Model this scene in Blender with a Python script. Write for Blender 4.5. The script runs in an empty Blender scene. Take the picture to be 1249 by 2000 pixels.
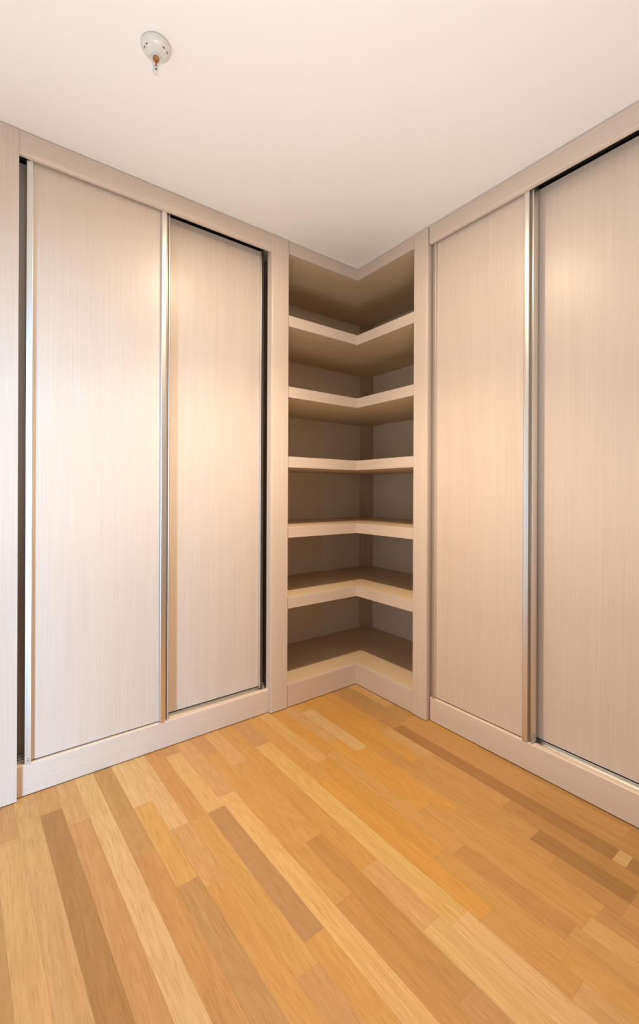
import bpy, bmesh, math, random
from mathutils import Vector, Matrix

# ---------------------------------------------------------------- camera
C = bpy.context.scene.collection
scene = bpy.context.scene
H = 2.5                                     # ceiling height
cam_d = bpy.data.cameras.new('camera')
cam = bpy.data.objects.new('camera', cam_d)
C.objects.link(cam)
YAW = 0.9245                                # heading from +X
cam.location = (0, 0, 1.1559)
cam.rotation_euler = (Matrix.Rotation(YAW - math.pi / 2, 3, 'Z') @ Matrix.Rotation(math.pi / 2, 3, 'X')
                      @ Matrix.Rotation(0.0039, 3, 'Z')).to_euler()
cam_d.sensor_fit = 'VERTICAL'
cam_d.sensor_height = 36.0
cam_d.lens = 856.9 / 2000 * 36
cam_d.shift_y = -(1000 - 961.2) / 2000
cam_d.clip_start = 0.02
scene.camera = cam

# ---------------------------------------------------------------- light and exposure
world = bpy.data.worlds.new('world')
scene.world = world
world.use_nodes = True
wn = world.node_tree.nodes['Background']
wn.inputs[0].default_value = (0.74, 0.85, 1.0, 1)
wn.inputs[1].default_value = 1.8

vs = scene.view_settings
vs.view_transform = 'Standard'
vs.look = 'None'
vs.gamma = 1.0
vs.use_curve_mapping = False
vs.exposure = 0.34


def area(name, loc, target, sx, sy, power, color, shape='RECTANGLE'):
    l = bpy.data.lights.new(name, 'AREA')
    l.shape = shape
    l.size, l.size_y = sx, sy
    l.energy = power
    l.color = color
    o = bpy.data.objects.new(name, l)
    C.objects.link(o)
    o.location = loc
    o.rotation_euler = (Vector(target) - Vector(loc)).to_track_quat('-Z', 'Y').to_euler()
    return o


# daylight: the bright facade outside, seen obliquely through the open balcony door
daylight = area('daylight', (-6.3, -5.1, 1.25), (0.9, 1.1, 1.25), 1.3, 1.5, 1120, (0.36, 0.67, 1.0))

# ceiling downlight: the bulb's small disc and the beam of its reflector
lamp = area('downlight', (0.90, 1.235, 2.475), (0.90, 1.235, 0), 0.09, 0.09, 8.5, (1.0, 0.79, 0.52), 'DISK')
sp = bpy.data.lights.new('downlight_beam', 'SPOT')
sp.energy = 108
sp.color = (1.0, 0.80, 0.555)
sp.spot_size = math.radians(109)
sp.spot_blend = 1.0
sp.shadow_soft_size = 0.045
spo = bpy.data.objects.new('downlight_beam', sp)
C.objects.link(spo)
spo.location = (0.90, 1.235, 2.45)

# added fill without a fixture, brightening the ceiling from below
ceiling_fill = area('ceiling_fill', (0.12, 0.10, 0.08), (0.30, 0.32, 2.5), 0.9, 0.9, 18.2, (0.90, 0.95, 0.96), 'DISK')
ceiling_fill.data.spread = math.radians(126)


# ---------------------------------------------------------------- materials
def new_mat(name):
    m = bpy.data.materials.new(name)
    m.use_nodes = True
    nt = m.node_tree
    return m, nt, nt.nodes['Principled BSDF']


def plain(name, col, rough=0.5, metal=0.0, spec=0.5):
    m, nt, b = new_mat(name)
    b.inputs['Base Color'].default_value = (*col, 1)
    b.inputs['Roughness'].default_value = rough
    b.inputs['Metallic'].default_value = metal
    b.inputs['Specular IOR Level'].default_value = spec
    return m


def mixc(nt, fac, a, b, mode='MIX'):
    n = nt.nodes.new('ShaderNodeMix')
    n.data_type = 'RGBA'
    n.blend_type = mode
    for sock, v in ((0, fac), (6, a), (7, b)):
        if isinstance(v, (int, float)):
            n.inputs[sock].default_value = v
        elif isinstance(v, tuple):
            n.inputs[sock].default_value = (*v, 1) if len(v) == 3 else v
        else:
            nt.links.new(v, n.inputs[sock])
    return n.outputs[2]


def noise(nt, vec, scale, detail=3, rough=0.55, dist=0.0):
    n = nt.nodes.new('ShaderNodeTexNoise')
    n.inputs['Scale'].default_value = scale
    n.inputs['Detail'].default_value = detail
    n.inputs['Roughness'].default_value = rough
    n.inputs['Distortion'].default_value = dist
    nt.links.new(vec, n.inputs['Vector'])
    return n.outputs['Fac']


def ramp(nt, fac, lo, hi):
    n = nt.nodes.new('ShaderNodeMapRange')
    n.inputs[1].default_value = lo
    n.inputs[2].default_value = hi
    nt.links.new(fac, n.inputs[0])
    return n.outputs[0]


def mapped(nt, scale, coord='Object'):
    tc = nt.nodes.new('ShaderNodeTexCoord')
    mp = nt.nodes.new('ShaderNodeMapping')
    mp.inputs['Scale'].default_value = scale
    nt.links.new(tc.outputs[coord], mp.inputs['Vector'])
    return mp.outputs['Vector']


def bump(nt, b, height, strength, distance=0.001):
    n = nt.nodes.new('ShaderNodeBump')
    n.inputs['Strength'].default_value = strength
    n.inputs['Distance'].default_value = distance
    nt.links.new(height, n.inputs['Height'])
    nt.links.new(n.outputs['Normal'], b.inputs['Normal'])


def veneer(name, axis, light, dark, rough=0.36, k=1.0):
    """limed oak veneer, grain running along the given world axis"""
    m, nt, b = new_mat(name)
    s = [1.0, 1.0, 1.0]
    fine, broad = list(s), list(s)
    for i in range(3):
        fine[i] = 2.2 if i == axis else 190.0
        broad[i] = 0.55 if i == axis else 24.0
    vf = mapped(nt, fine)
    vb = mapped(nt, broad)
    nf = ramp(nt, noise(nt, vf, 1.0, 3, 0.6), 0.3, 0.7)
    nb = ramp(nt, noise(nt, vb, 1.0, 3, 0.55, 0.4), 0.25, 0.75)
    c1 = mixc(nt, nf, dark, light)
    c2 = mixc(nt, nb, tuple(x * (0.93 if i == 0 else 0.90) for i, x in enumerate(light)), light)
    c = mixc(nt, 0.5, c1, c2)
    nt.links.new(c, b.inputs['Base Color'])
    b.inputs['Roughness'].default_value = rough
    b.inputs['Specular IOR Level'].default_value = 0.5
    bump(nt, b, nf, 0.10 * k, 0.0006)
    return m


V_LIGHT = (0.685, 0.565, 0.475)
V_DARK = (0.575, 0.46, 0.375)
wood_z = veneer('limed_oak_vertical', 2, V_LIGHT, V_DARK)
wood_x = veneer('limed_oak_along_left', 0, V_LIGHT, V_DARK)
wood_y = veneer('limed_oak_along_right', 1, V_LIGHT, V_DARK)
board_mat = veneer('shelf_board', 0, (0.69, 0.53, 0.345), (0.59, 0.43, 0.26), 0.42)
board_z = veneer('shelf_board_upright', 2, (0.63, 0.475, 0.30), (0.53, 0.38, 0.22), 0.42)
back_mat = veneer('backboard_laminate', 2, (0.84, 0.71, 0.55), (0.79, 0.66, 0.50), 0.6, 0.3)
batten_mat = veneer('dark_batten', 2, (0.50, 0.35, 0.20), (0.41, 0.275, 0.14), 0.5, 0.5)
carcass_mat = veneer('carcass_board', 2, (0.52, 0.40, 0.29), (0.43, 0.32, 0.22), 0.6, 0.3)

metal_m, nt_, b_ = new_mat('satin_aluminium')
b_.inputs['Base Color'].default_value = (0.76, 0.73, 0.69, 1)
b_.inputs['Metallic'].default_value = 1.0
v_ = mapped(nt_, (500, 500, 3))
r_ = nt_.nodes.new('ShaderNodeMapRange')
r_.inputs[3].default_value = 0.27
r_.inputs[4].default_value = 0.42
nt_.links.new(noise(nt_, v_, 1.0, 2), r_.inputs[0])
nt_.links.new(r_.outputs[0], b_.inputs['Roughness'])

dark_metal = plain('dark_bronze_track', (0.06, 0.045, 0.035), 0.45, 0.6)
groove_m = plain('bronze_groove', (0.40, 0.32, 0.25), 0.4, 0.5)
screw_m = plain('steel_screw', (0.35, 0.35, 0.36), 0.35, 1.0)
white_enamel = plain('white_enamel', (0.72, 0.69, 0.65), 0.35)
red_glass = plain('red_glass_bulb', (0.42, 0.05, 0.02), 0.12)
brass_m = plain('bronze_seat', (0.42, 0.20, 0.07), 0.35, 0.6)
black_m = plain('black_socket', (0.02, 0.018, 0.016), 0.5)
slot_m = plain('brown_slot', (0.16, 0.10, 0.06), 0.6)
frame_white = plain('white_lacquer', (0.8, 0.8, 0.78), 0.4)

# plaster
plaster, nt_, b_ = new_mat('white_plaster')
v_ = mapped(nt_, (1, 1, 1))
n1_ = noise(nt_, v_, 2.0, 4)
nt_.links.new(mixc(nt_, n1_, (0.88, 0.855, 0.83), (0.90, 0.875, 0.85)), b_.inputs['Base Color'])
b_.inputs['Roughness'].default_value = 0.85
bump(nt_, b_, noise(nt_, v_, 180.0, 3), 0.05, 0.001)

subfloor_m = plain('dark_subfloor', (0.22, 0.12, 0.05), 0.8)


def plank_material():
    m, nt, b = new_mat('oak_plank')
    oi = nt.nodes.new('ShaderNodeObjectInfo')
    tc = nt.nodes.new('ShaderNodeTexCoord')
    # every plank reads its own stretch of timber
    off = nt.nodes.new('ShaderNodeVectorMath')
    off.operation = 'MULTIPLY_ADD'
    nt.links.new(oi.outputs['Random'], off.inputs[0])
    off.inputs[1].default_value = (37.0, 91.0, 17.0)
    nt.links.new(tc.outputs['Object'], off.inputs[2])

    def mp(sc):
        n = nt.nodes.new('ShaderNodeMapping')
        n.inputs['Scale'].default_value = sc
        nt.links.new(off.outputs[0], n.inputs['Vector'])
        return n.outputs['Vector']
    pore = ramp(nt, noise(nt, mp((420, 16, 1)), 1.0, 2, 0.5), 0.52, 0.70)
    streak = ramp(nt, noise(nt, mp((70, 1.6, 1)), 1.0, 4, 0.6, 0.6), 0.25, 0.75)
    cloud = ramp(nt, noise(nt, mp((14, 2.0, 1)), 1.0, 3, 0.5, 0.8), 0.2, 0.8)
    # cathedral figure
    wv = nt.nodes.new('ShaderNodeTexNoise')
    wv.inputs['Scale'].default_value = 1.0
    wv.inputs['Detail'].default_value = 1.0
    nt.links.new(mp((11, 1.5, 1)), wv.inputs['Vector'])
    sn = nt.nodes.new('ShaderNodeMath')
    sn.operation = 'MULTIPLY'
    sn.inputs[1].default_value = 85.0
    nt.links.new(wv.outputs['Fac'], sn.inputs[0])
    sn2 = nt.nodes.new('ShaderNodeMath')
    sn2.operation = 'SINE'
    nt.links.new(sn.outputs[0], sn2.inputs[0])
    fig = ramp(nt, sn2.outputs[0], -0.2, 1.0)
    base = oi.outputs['Color']
    dark = mixc(nt, 1.0, base, (0.74, 0.64, 0.50), 'MULTIPLY')
    lite = mixc(nt, 1.0, base, (1.08, 1.09, 1.10), 'MULTIPLY')
    c = mixc(nt, streak, dark, lite)
    c = mixc(nt, 0.55, c, base)
    warm = mixc(nt, 1.0, c, (1.04, 0.93, 0.80), 'MULTIPLY')
    fm = nt.nodes.new('ShaderNodeMath')
    fm.operation = 'MULTIPLY'
    fm.inputs[1].default_value = 0.6
    nt.links.new(cloud, fm.inputs[0])
    c = mixc(nt, fm.outputs[0], c, warm)
    f2 = nt.nodes.new('ShaderNodeMath')
    f2.operation = 'MULTIPLY'
    f2.inputs[1].default_value = 0.20
    nt.links.new(fig, f2.inputs[0])
    c = mixc(nt, f2.outputs[0], c, dark)
    f3 = nt.nodes.new('ShaderNodeMath')
    f3.operation = 'MULTIPLY'
    f3.inputs[1].default_value = 0.75
    nt.links.new(pore, f3.inputs[0])
    c = mixc(nt, f3.outputs[0], c, dark)
    nt.links.new(c, b.inputs['Base Color'])
    b.inputs['Roughness'].default_value = 0.42
    b.inputs['Specular IOR Level'].default_value = 0.35
    bump(nt, b, pore, -0.12, 0.0006)
    return m


plank_m = plank_material()


# ---------------------------------------------------------------- mesh helpers
def add_box(bm, a, b, bevel=0.0):
    g = bmesh.ops.create_cube(bm, size=1.0)
    vs_ = g['verts']
    for v in vs_:
        v.co = Vector([(a[i] + b[i]) / 2 + v.co[i] * (b[i] - a[i]) for i in range(3)])
    if bevel:
        es = list({e for v in vs_ for e in v.link_edges})
        bmesh.ops.bevel(bm, geom=es, offset=bevel, segments=2, profile=0.5, affect='EDGES')


def add_prism(bm, poly, fn, a0, a1):
    """extrude the closed 2-D outline from a0 to a1; fn(p, q, a) gives the point"""
    lo = [bm.verts.new(fn(p, q, a0)) for p, q in poly]
    hi = [bm.verts.new(fn(p, q, a1)) for p, q in poly]
    n = len(poly)
    for i in range(n):
        j = (i + 1) % n
        bm.faces.new((lo[i], lo[j], hi[j], hi[i]))
    bm.faces.new(lo)
    bm.faces.new(hi[::-1])


def add_lathe(bm, prof, seg=32, centre=(0, 0, 0)):
    rings = []
    cx, cy, cz = centre
    for r, z in prof:
        if r < 1e-6:
            rings.append([bm.verts.new((cx, cy, cz + z))])
        else:
            rings.append([bm.verts.new((cx + r * math.cos(2 * math.pi * i / seg),
                                        cy + r * math.sin(2 * math.pi * i / seg), cz + z)) for i in range(seg)])
    for A, B in zip(rings, rings[1:]):
        for i in range(seg):
            j = (i + 1) % seg
            f = [A[i % len(A)], A[j % len(A)], B[j % len(B)], B[i % len(B)]]
            f = list(dict.fromkeys(f))
            if len(f) > 2:
                bm.faces.new(f)


def add_tube(bm, pts, rad, seg=10):
    pts = [Vector(p) for p in pts]
    rads = rad if isinstance(rad, (list, tuple)) else [rad] * len(pts)
    rings = []
    for i, p in enumerate(pts):
        d = (pts[min(i + 1, len(pts) - 1)] - pts[max(i - 1, 0)]).normalized()
        up = Vector((0, 0, 1)) if abs(d.z) < 0.9 else Vector((1, 0, 0))
        u = d.cross(up).normalized()
        v = d.cross(u).normalized()
        rings.append([bm.verts.new(p + (u * math.cos(t) + v * math.sin(t)) * rads[i])
                      for t in (2 * math.pi * k / seg for k in range(seg))])
    for A, B in zip(rings, rings[1:]):
        for i in range(seg):
            j = (i + 1) % seg
            bm.faces.new((A[i], A[j], B[j], B[i]))
    bm.faces.new(rings[0][::-1])
    bm.faces.new(rings[-1])


def obj(name, bm, mat, parent=None, smooth=0):
    bmesh.ops.recalc_face_normals(bm, faces=bm.faces)
    me = bpy.data.meshes.new(name)
    bm.to_mesh(me)
    bm.free()
    me.materials.append(mat)
    if smooth:
        for p in me.polygons:
            p.use_smooth = True
        if hasattr(me, 'set_sharp_from_angle'):
            me.set_sharp_from_angle(angle=math.radians(smooth))
    o = bpy.data.objects.new(name, me)
    C.objects.link(o)
    if parent:
        o.parent = parent
    return o


def box(name, a, b, mat, parent=None, bevel=0.0):
    bm = bmesh.new()
    add_box(bm, a, b, bevel)
    return obj(name, bm, mat, parent)


def struct(o):
    o['kind'] = 'structure'
    return o


def thing(name, label, cat):
    o = bpy.data.objects.new(name, None)
    C.objects.link(o)
    o['label'] = label
    o['category'] = cat
    return o


# ---------------------------------------------------------------- planes of the room
YF, XF = 1.972, 1.768            # fronts of the left and the right wardrobe
YB, XB = 2.62, 2.44              # inner faces of the walls behind them
XL, YN = -1.9, -1.9              # inner faces of the walls out of view
WT = 0.15

# ceiling, walls
struct(box('ceiling', (XL - WT, YN - WT, H), (XB + WT, YB + WT, H + 0.12), plaster))
struct(box('wall_back', (XL - WT, YB, 0), (XB + WT, YB + WT, H), plaster))
struct(box('wall_right', (XB, YN - WT, 0), (XB + WT, YB, H), plaster))
struct(box('wall_front', (XL - WT, YN - WT, 0), (XB, YN, H), plaster))
# left wall with the opening of the balcony door
W0, W1, WZ = -0.84, 0.95, 1.74
bm = bmesh.new()
add_box(bm, (XL - WT, W1, 0), (XL, YB, H))
add_box(bm, (XL - WT, YN, 0), (XL, W0, H))
add_box(bm, (XL - WT, W0, WZ), (XL, W1, H))
struct(obj('wall_left', bm, plaster))
# partition beside the left wardrobe, out of view
struct(box('wall_partition', (XL, YF + 0.02, 0), (-0.16, YF + 0.12, H), plaster))
# frame of the open balcony door
wf = struct(box('window_1', (XL - WT, W0, WZ - 0.05), (XL - 0.02, W1, WZ), frame_white))
for y0 in (W0, W1 - 0.05):
    box('window_frame', (XL - WT, y0, 0.0), (XL - 0.02, y0 + 0.05, WZ - 0.05), frame_white, wf)

# ---------------------------------------------------------------- floor of oak strips
FT = 0.012
floor = struct(box('floor', (XL - WT, YN - WT, -0.12), (XB + WT, YB + WT, -FT - 0.0005), subfloor_m))
rnd = random.Random(7)
TONE = {
    'P': (0.64, 0.43, 0.215),   # pale
    'Y': (0.655, 0.425, 0.185),    # pale yellow
    'L': (0.60, 0.37, 0.165),  # light
    'T': (0.565, 0.325, 0.120),  # tan
    'O': (0.60, 0.325, 0.095),  # orange
    'K': (0.525, 0.305, 0.14),  # pinkish
    'B': (0.50, 0.28, 0.105),  # brown
    'G': (0.465, 0.28, 0.125),  # greyish brown
    'A': (0.585, 0.345, 0.13),  # amber
    'R': (0.575, 0.365, 0.185),  # light, with a rosy daylight tint painted in
    'Q': (0.625, 0.425, 0.235),  # pale, with a rosy daylight tint painted in
    'D': (0.39, 0.215, 0.085),  # dark
}
# strip: tones from the left wardrobe towards the camera, with the y of each end joint between them
STRIPS = {  # right-hand tones carry painted light falloff: brighter far off, darker near the camera
    -1: ['K', 1.60, 'G', 0.75, 'D'],
    0: ['K', 1.77, 'R', 0.40, 'K'],
    1: ['R', 1.578, 'R', 0.80, 'K'],
    2: ['K', 1.841, 'D', 0.72, 'G'],
    3: ['R', 1.728, 'K', 0.66, 'B'],
    4: ['Q', 0.55, 'L'],
    5: ['G', 1.451, 'B', 0.78, 'T'],
    6: ['Q', 1.684, 'A', 1.27, 'G', 0.70, 'T'],
    7: ['Q', 1.498, 'L', 1.218, 'T', 0.62, 'L'],
    8: ['T', 1.497, 'A', 0.86, 'K'],
    9: ['K', 1.924, 'Y', 1.499, 'G', 0.92, 'T', 0.5, 'B'],
    10: ['L', 1.549, 'Y', 0.56, 'L'],
    11: ['K', 1.824, 'T', 1.358, 'A', 0.95, 'B', 0.52, 'T'],
    12: ['L', 1.693, 'T', 1.18, 'B', 0.60, 'K'],
    13: ['T', 0.992, 'L', 0.756, 'P', 0.45, 'T'],
    14: ['K', 1.758, 'Y', 0.72, 'P'],
    15: ['T', 1.40, 'O', 0.68, 'T', 0.45, 'L'],
    16: ['L', 1.499, 'O', 0.886, 'T', 0.5, 'T'],
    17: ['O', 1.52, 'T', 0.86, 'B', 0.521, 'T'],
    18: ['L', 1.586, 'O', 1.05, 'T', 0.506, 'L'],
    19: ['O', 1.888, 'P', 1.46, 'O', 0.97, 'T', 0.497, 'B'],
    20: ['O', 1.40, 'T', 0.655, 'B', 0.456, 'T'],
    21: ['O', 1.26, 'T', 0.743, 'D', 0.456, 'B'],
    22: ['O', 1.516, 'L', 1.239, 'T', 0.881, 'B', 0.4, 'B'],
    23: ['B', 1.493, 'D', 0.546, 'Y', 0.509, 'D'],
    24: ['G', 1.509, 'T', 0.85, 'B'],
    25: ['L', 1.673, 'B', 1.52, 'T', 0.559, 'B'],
}


def sstep(a, b, x):
    t = min(1, max(0, (x - a) / (b - a)))
    return t * t * (3 - 2 * t)


def edge_x(k, y):
    kk = k + 0.33 * sstep(12.5, 15.5, k)
    x0 = 0.007 + 0.0675 * kk
    return x0 + min(0.05, 0.058 - 0.04 * x0) * (1.985 - y)


def plank(k, y0, y1, tone):
    g = 0.00004
    xm = (edge_x(k, (y0 + y1) / 2) + edge_x(k + 1, (y0 + y1) / 2)) / 2
    ym = (y0 + y1) / 2
    bm = bmesh.new()
    c = 0.00012
    lim = XF + 0.10
    top, low = [], []
    for y, s in ((y0, 1), (y1, -1)):
        for kk, q in ((k, 1), (k + 1, -1)) if s == 1 else ((k + 1, -1), (k, 1)):
            x = edge_x(kk, y)
            low.append(bm.verts.new((min(x, lim) + q * g - xm, y + s * g - ym, -FT)))
            top.append(bm.verts.new((min(x, lim) + q * (g + c * 0.6) - xm, y + s * (g + c * 0.6) - ym, 0)))
    for i in range(4):
        j = (i + 1) % 4
        bm.faces.new((low[i], low[j], top[j], top[i]))
    bm.faces.new(top)
    bm.faces.new(low[::-1])
    o = obj('plank', bm, plank_m, floor)
    o.location = (xm, ym, 0)
    v = rnd.uniform(0.90, 0.98) * (1.0 - 0.10 * sstep(15, 24, k))  # random tone, plus painted light falloff towards the right wardrobe
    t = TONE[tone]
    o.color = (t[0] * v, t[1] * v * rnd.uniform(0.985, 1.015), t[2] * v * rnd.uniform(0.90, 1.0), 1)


for k in range(-30, 27):
    spec = STRIPS.get(k)
    if spec is None:
        spec = [rnd.choice('LTOPKB')]
        y = rnd.uniform(1.0, 1.8)
        while y > 0.6:
            spec += [y, rnd.choice('LTOPKB')]
            y -= rnd.uniform(0.6, 1.3)
    spec = list(spec)
    y = spec[-2] if len(spec) > 1 else 1.9
    y -= rnd.uniform(0.7, 1.1)
    while y > YN + 0.25:
        spec += [y, rnd.choice('LTOPKB')]
        y -= rnd.uniform(0.5, 1.2)
    ys = [2.03] + spec[1::2] + [YN]
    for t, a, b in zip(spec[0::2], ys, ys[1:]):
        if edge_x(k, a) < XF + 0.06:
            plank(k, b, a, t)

# ---------------------------------------------------------------- wardrobes
Z_PL = 0.120                      # plinth top
Z_HB = 2.411                      # header underside
D_T = 0.125                       # door underside
D_TOP = 2.434


def maker(side):
    """(u along the wall, d into the wardrobe, z) -> world"""
    if side == 'left':
        return lambda u, d, z: (u, YF + d, z)
    return lambda u, d, z: (XF + d, u, z)


def lbox(name, W, u, d, z, mat, parent, bevel=0.0):
    a, b = W(u[0], d[0], z[0]), W(u[1], d[1], z[1])
    lo = [min(p, q) for p, q in zip(a, b)]
    hi = [max(p, q) for p, q in zip(a, b)]
    return box(name, lo, hi, mat, parent, bevel)


def arc(cx, cy, r, a0, a1, n=6):
    return [(cx + r * math.cos(math.radians(a0 + (a1 - a0) * i / n)),
             cy + r * math.sin(math.radians(a0 + (a1 - a0) * i / n))) for i in range(n + 1)]


def header(W, u0, u1, mat, parent, d0=0.002):
    """fascia with a rounded lower front edge"""
    r = 0.014
    poly = [(d0, H - 0.003), (d0, Z_HB + r)] + arc(d0 + r, Z_HB + r, r, 180, 270)[1:] + [(d0 + 0.018, Z_HB), (d0 + 0.018, H - 0.003)]
    bm = bmesh.new()
    add_prism(bm, poly, lambda p, q, a: W(a, p, q), u0, u1)
    return obj('header', bm, mat, parent, 40)


def plinth(W, u0, u1, mat, parent, d0=0.022):
    r = 0.005
    poly = [(d0, 0.004), (d0, Z_PL - r)] + arc(d0 + r, Z_PL - r, r, 180, 90)[1:] + [(d0 + 0.024, Z_PL), (d0 + 0.024, 0.004)]
    bm = bmesh.new()
    add_prism(bm, poly, lambda p, q, a: W(a, p, q), u0, u1)
    return obj('plinth', bm, mat, parent, 40)


def post(W, u0, u1, mat, parent, round_lo=False, round_hi=False, depth=0.045, z1=H - 0.003):
    r = 0.009
    lo = arc(u0 + r, r, r, 180, 270) if round_lo else [(u0, 0.0)]
    hi = arc(u1 - r, r, r, 270, 360) if round_hi else [(u1, 0.0)]
    poly = lo + hi + [(u1, depth), (u0, depth)]
    bm = bmesh.new()
    add_prism(bm, poly, lambda p, q, a: W(p, q, a), 0.004, z1)
    return obj('post', bm, mat, parent, 40)


def profile(W, s0, sgn, d, parent, kind):
    """aluminium edge profile; s0 = panel edge, sgn = outward direction along the wall"""
    if kind == 'grip':       # flat face, dark finger groove, outer lip
        poly = ([(0, d + 0.028)] + [(0, d - 0.010)] + arc(0.003, d - 0.011, 0.003, 180, 270, 3)[1:] +
                arc(0.021, d - 0.011, 0.003, 270, 360, 3) + [(0.024, d + 0.004), (0.0345, d + 0.004), (0.0345, d - 0.004)] +
                arc(0.0375, d - 0.005, 0.003, 180, 360, 5) + [(0.0405, d + 0.028)])
        gr = [(0.0243, d + 0.0015), (0.0343, d + 0.0015), (0.0343, d + 0.0036), (0.0243, d + 0.0036)]
    else:                    # plain rounded stile with a rebate
        poly = ([(0, d + 0.028), (0, d - 0.011)] + arc(0.0025, d - 0.012, 0.0025, 180, 270, 3)[1:] +
                [(0.0045, d - 0.0138), (0.0195, d - 0.0098)] + arc(0.0195, d - 0.0073, 0.0025, 300, 360, 3) + [(0.022, d + 0.028)])
        gr = None
    bm = bmesh.new()
    add_prism(bm, poly, lambda p, q, a: W(s0 + sgn * p, q, a), D_T - 0.004, D_TOP)
    o = obj('edge_profile', bm, metal_m, parent, 30)
    o['label'] = 'satin aluminium edge profile'
    if gr:
        bm = bmesh.new()
        add_prism(bm, gr, lambda p, q, a: W(s0 + sgn * p, q, a), D_T, D_TOP - 0.002)
        g = obj('finger_groove', bm, groove_m, parent)
        g['label'] = 'dark strip in the finger groove'
        w = 0.0375
    else:
        w = 0.012
    bm = bmesh.new()
    for z in (D_T + 0.008, D_T + 0.017):
        c = Vector(W(s0 + sgn * w, d - 0.0145, z))
        n = Vector(W(0, -1, 0)) - Vector(W(0, 0, 0))
        add_tube(bm, [c - n * 0.004, c + n * 0.0015], 0.0022, 8)
    obj('screw', bm, screw_m, parent)
    return o


def sliding_door(W, u0, u1, d, lo_kind, hi_kind, mat, parent):
    """u0..u1 is the wooden panel; profiles stand outside it"""
    door = lbox('sliding_door', W, (u0, u1), (d, d + 0.024), (D_T, D_TOP), mat, parent, 0.001)
    profile(W, u0, -1, d, door, lo_kind)
    profile(W, u1, 1, d, door, hi_kind)
    return door


def tracks(W, u0, u1, parent):
    bm = bmesh.new()
    P = lambda p, q, a: W(a, p, q)
    # one flat bed with three low rails
    add_prism(bm, [(0.048, Z_PL - 0.016), (0.145, Z_PL - 0.016), (0.145, Z_PL - 0.012), (0.048, Z_PL - 0.012)], P, u0, u1)
    for d in (0.050, 0.083, 0.122):
        add_prism(bm, [(d, Z_PL - 0.012), (d, Z_PL - 0.004)] + arc(d + 0.003, Z_PL - 0.004, 0.003, 180, 0, 4)[1:] + [(d + 0.006, Z_PL - 0.012)], P, u0, u1)
    t = obj('bottom_track', bm, metal_m, parent, 30)
    t['label'] = 'aluminium bottom track'
    bm = bmesh.new()
    add_prism(bm, [(0.033, 2.452), (0.150, 2.452), (0.150, 2.456), (0.033, 2.456)], P, u0, u1)
    for d in (0.034, 0.076, 0.146):
        add_prism(bm, [(d, 2.449), (d, 2.452), (d + 0.003, 2.452), (d + 0.003, 2.449)], P, u0, u1)
    t = obj('top_track', bm, dark_metal, parent)
    t['label'] = 'dark top track above the doors'


def carcass(W, u0, u1, parent, depth):
    lbox('side_panel', W, (u0, u0 + 0.018), (0.046, depth), (0.004, 2.495), carcass_mat, parent)
    lbox('side_panel', W, (u1 - 0.018, u1), (0.046, depth), (0.004, 2.495), carcass_mat, parent)
    lbox('back_panel', W, (u0 + 0.018, u1 - 0.018), (depth - 0.01, depth), (0.004, 2.495), carcass_mat, parent)
    lbox('bottom_panel', W, (u0 + 0.018, u1 - 0.018), (0.047, depth - 0.01), (Z_PL - 0.034, Z_PL - 0.0165), carcass_mat, parent)
    lbox('top_panel', W, (u0 + 0.018, u1 - 0.018), (0.034, depth - 0.01), (2.4565, 2.475), carcass_mat, parent)


# left wardrobe -------------------------------------------------------------
WL = maker('left')
left = thing('sliding_wardrobe', 'pale limed-oak two-door sliding wardrobe on the left, under the ceiling sprinkler', 'wardrobe')
post(WL, -0.15, 0.086, wood_z, left)
post(WL, 1.173, 1.276, wood_z, left, round_lo=True)
header(WL, 0.0865, 1.1915, wood_x, left)
plinth(WL, 0.0865, 1.1915, wood_x, left)
tracks(WL, 0.088, 1.172, left)
lbox('jamb', WL, (0.06, 0.20), (0.108, 0.126), (0.122, 2.44), wood_z, left)
carcass(WL, -0.15, 1.262, left, 0.60)
sliding_door(WL, 0.133, 0.614, 0.034, 'plain', 'grip', wood_z, left)
sliding_door(WL, 0.600, 1.146, 0.082, 'plain', 'plain', wood_z, left)

# right wardrobe ------------------------------------------------------------
WR = maker('right')
right = thing('sliding_wardrobe', 'pale limed-oak two-door sliding wardrobe on the right, running out of frame', 'wardrobe')
post(WR, 1.443, 1.531, wood_z, right, round_lo=True)
post(WR, -0.42, -0.30, wood_z, right, round_hi=True)
header(WR, -0.3185, 1.434, wood_y, right)
plinth(WR, -0.3185, 1.434, wood_y, right)
tracks(WR, -0.298, 1.441, right)
carcass(WR, -0.42, 1.517, right, 0.60)
sliding_door(WR, 0.955, 1.408, 0.034, 'grip', 'plain', wood_z, right)
sliding_door(WR, -0.275, 0.99, 0.082, 'plain', 'plain', wood_z, right)

# ---------------------------------------------------------------- corner bookcase
book = thing('corner_bookcase', 'L-shaped open corner bookcase with five thick shelves between the two wardrobes', 'bookcase')
XS, YS = XF + 0.004, YF + 0.004          # shelf fronts
BX0, BY0 = 1.281, 1.535                  # inner faces of its two sides
XE, YE = 2.36, 2.515                     # inner faces of its back boards


def lshape(name, z0, z1, mat, xs=XS, ys=YS, bevel=0.0):
    bm = bmesh.new()
    pts = [(BX0, ys), (xs, ys), (xs, BY0), (XE, BY0), (XE, YE), (BX0, YE)]
    add_prism(bm, pts, lambda p, q, a: (p, q, a), z0, z1)
    return obj(name, bm, mat, book)


def lips(board, z0, z1, t=0.02, name='edge_strip', lo=None):
    """mitred edge strips along the two fronts"""
    r = 0.002
    for side in (0, 1):
        bm = bmesh.new()
        if side == 0:
            pts = [(BX0, YS), (XS, YS), (XS + t, YS + t), (BX0, YS + t)]
        else:
            pts = [(XS, YS), (XS, BY0), (XS + t, BY0), (XS + t, YS + t)]
        add_prism(bm, pts, lambda p, q, a: (p, q, a), z0, z1)
        obj(name, bm, wood_x if side == 0 else wood_y, board)


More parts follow.
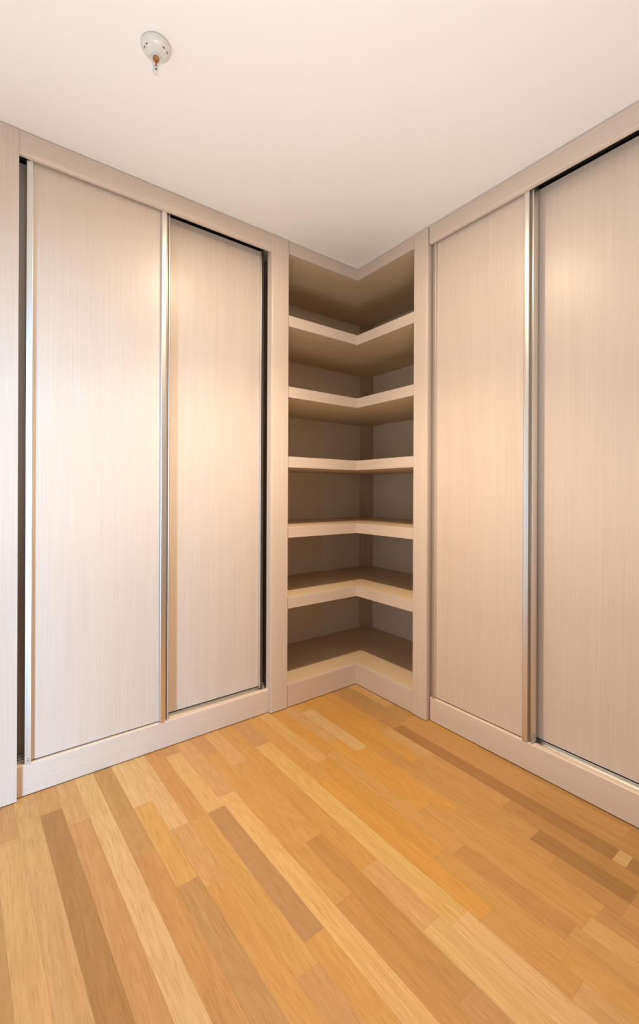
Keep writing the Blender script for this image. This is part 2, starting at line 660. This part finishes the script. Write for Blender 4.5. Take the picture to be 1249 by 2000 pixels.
for z in (0.588, 0.968, 1.346, 1.721, 2.101):
    s = lshape('shelf', z - 0.056, z, board_mat, XS + 0.02, YS + 0.02)
    lips(s, z - 0.057, z + 0.0005)
s = lshape('bottom_board', Z_PL - 0.03, Z_PL - 0.0005, board_mat, XS + 0.02, YS + 0.02)
lips(s, 0.004, Z_PL, name='plinth')
s = lshape('top_board', 2.432, 2.462, board_mat, XS + 0.02, YS + 0.02)
lips(s, 2.431, H - 0.003, name='frieze')
# sides, backs, corner batten
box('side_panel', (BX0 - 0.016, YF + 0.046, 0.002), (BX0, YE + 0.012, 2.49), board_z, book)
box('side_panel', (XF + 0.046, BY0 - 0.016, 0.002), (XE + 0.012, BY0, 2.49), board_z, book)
box('back_board', (BX0, YE, 0.09), (XE + 0.012, YE + 0.012, 2.47), back_mat, book)
box('back_board', (XE, BY0, 0.09), (XE + 0.012, YE, 2.47), back_mat, book)
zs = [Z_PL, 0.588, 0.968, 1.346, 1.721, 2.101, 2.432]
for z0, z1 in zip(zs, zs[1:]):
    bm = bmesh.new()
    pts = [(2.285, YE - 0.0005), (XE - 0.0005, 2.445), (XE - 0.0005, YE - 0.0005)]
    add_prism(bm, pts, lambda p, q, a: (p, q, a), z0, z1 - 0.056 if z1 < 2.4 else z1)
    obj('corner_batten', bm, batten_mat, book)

# ---------------------------------------------------------------- ceiling sprinkler
SX, SY = 0.399, 1.356
spr = thing('fire_sprinkler', 'small white pendent fire sprinkler with red glass bulb on the ceiling', 'sprinkler')
spr.location = (SX, SY, H)
bm = bmesh.new()
add_lathe(bm, [(0.0, -0.0005), (0.040, -0.0005), (0.040, -0.003), (0.0435, -0.0035), (0.0435, -0.009), (0.040, -0.0155), (0.032, -0.0215),
               (0.022, -0.0255), (0.012, -0.0275), (0.0, -0.0275)], 40)
o = obj('escutcheon', bm, white_enamel, spr, 50)
# frame: nut, two arms closing on a lower boss; the arms lie across the view from the camera
a_ = math.atan2(SY, SX) + math.pi / 2
ax = Vector((math.cos(a_), math.sin(a_), 0))
fr_ = Vector((-math.cos(a_ - math.pi / 2), -math.sin(a_ - math.pi / 2), 0))
bm = bmesh.new()
add_lathe(bm, [(0.0, -0.0245), (0.0125, -0.0245), (0.0125, -0.0345), (0.0, -0.0345)], 6)
for s_ in (-1, 1):
    add_tube(bm, [ax * (s_ * 0.0095) + Vector((0, 0, -0.0325)), ax * (s_ * 0.0125) + Vector((0, 0, -0.0415)),
                  ax * (s_ * 0.0105) + Vector((0, 0, -0.0525)), ax * (s_ * 0.0055) + Vector((0, 0, -0.0625)),
                  ax * (s_ * 0.003) + Vector((0, 0, -0.0685))], [0.003, 0.0034, 0.0034, 0.0036, 0.004], 10)
obj('frame', bm, white_enamel, spr, 50)
bm = bmesh.new()
add_lathe(bm, [(0, -0.0655), (0.006, -0.0665), (0.0095, -0.0715), (0.010, -0.0785), (0.008, -0.0840), (0, -0.0855)], 24)
o = obj('deflector', bm, white_enamel, spr, 50)
bm = bmesh.new()
c_ = fr_ * 0.0095 + Vector((0, 0, -0.0790))
add_tube(bm, [c_ - fr_ * 0.003, c_ + fr_ * 0.0008], 0.0026, 12)
obj('screw_socket', bm, black_m, o)
bm = bmesh.new()
add_lathe(bm, [(0, -0.0345), (0.0075, -0.0350), (0.0085, -0.0395), (0.0065, -0.0465), (0, -0.0485)], 20)
obj('valve_seat', bm, brass_m, spr, 50)
bm = bmesh.new()
add_lathe(bm, [(0, -0.0465), (0.002, -0.0470), (0.0026, -0.0525), (0.0024, -0.0595), (0.0012, -0.0655), (0, -0.0660)], 16)
obj('glass_bulb', bm, red_glass, spr, 50)
for an in (-78, -52, 40, 68):
    d_ = Matrix.Rotation(math.radians(an), 3, 'Z') @ fr_
    t_ = Vector((-d_.y, d_.x, 0))
    p_ = d_ * 0.0335 + Vector((0, 0, -0.0225))
    bm = bmesh.new()
    add_tube(bm, [p_ - t_ * 0.003, p_ + t_ * 0.003], 0.0014, 8)
    obj('vent_slot', bm, slot_m, spr)
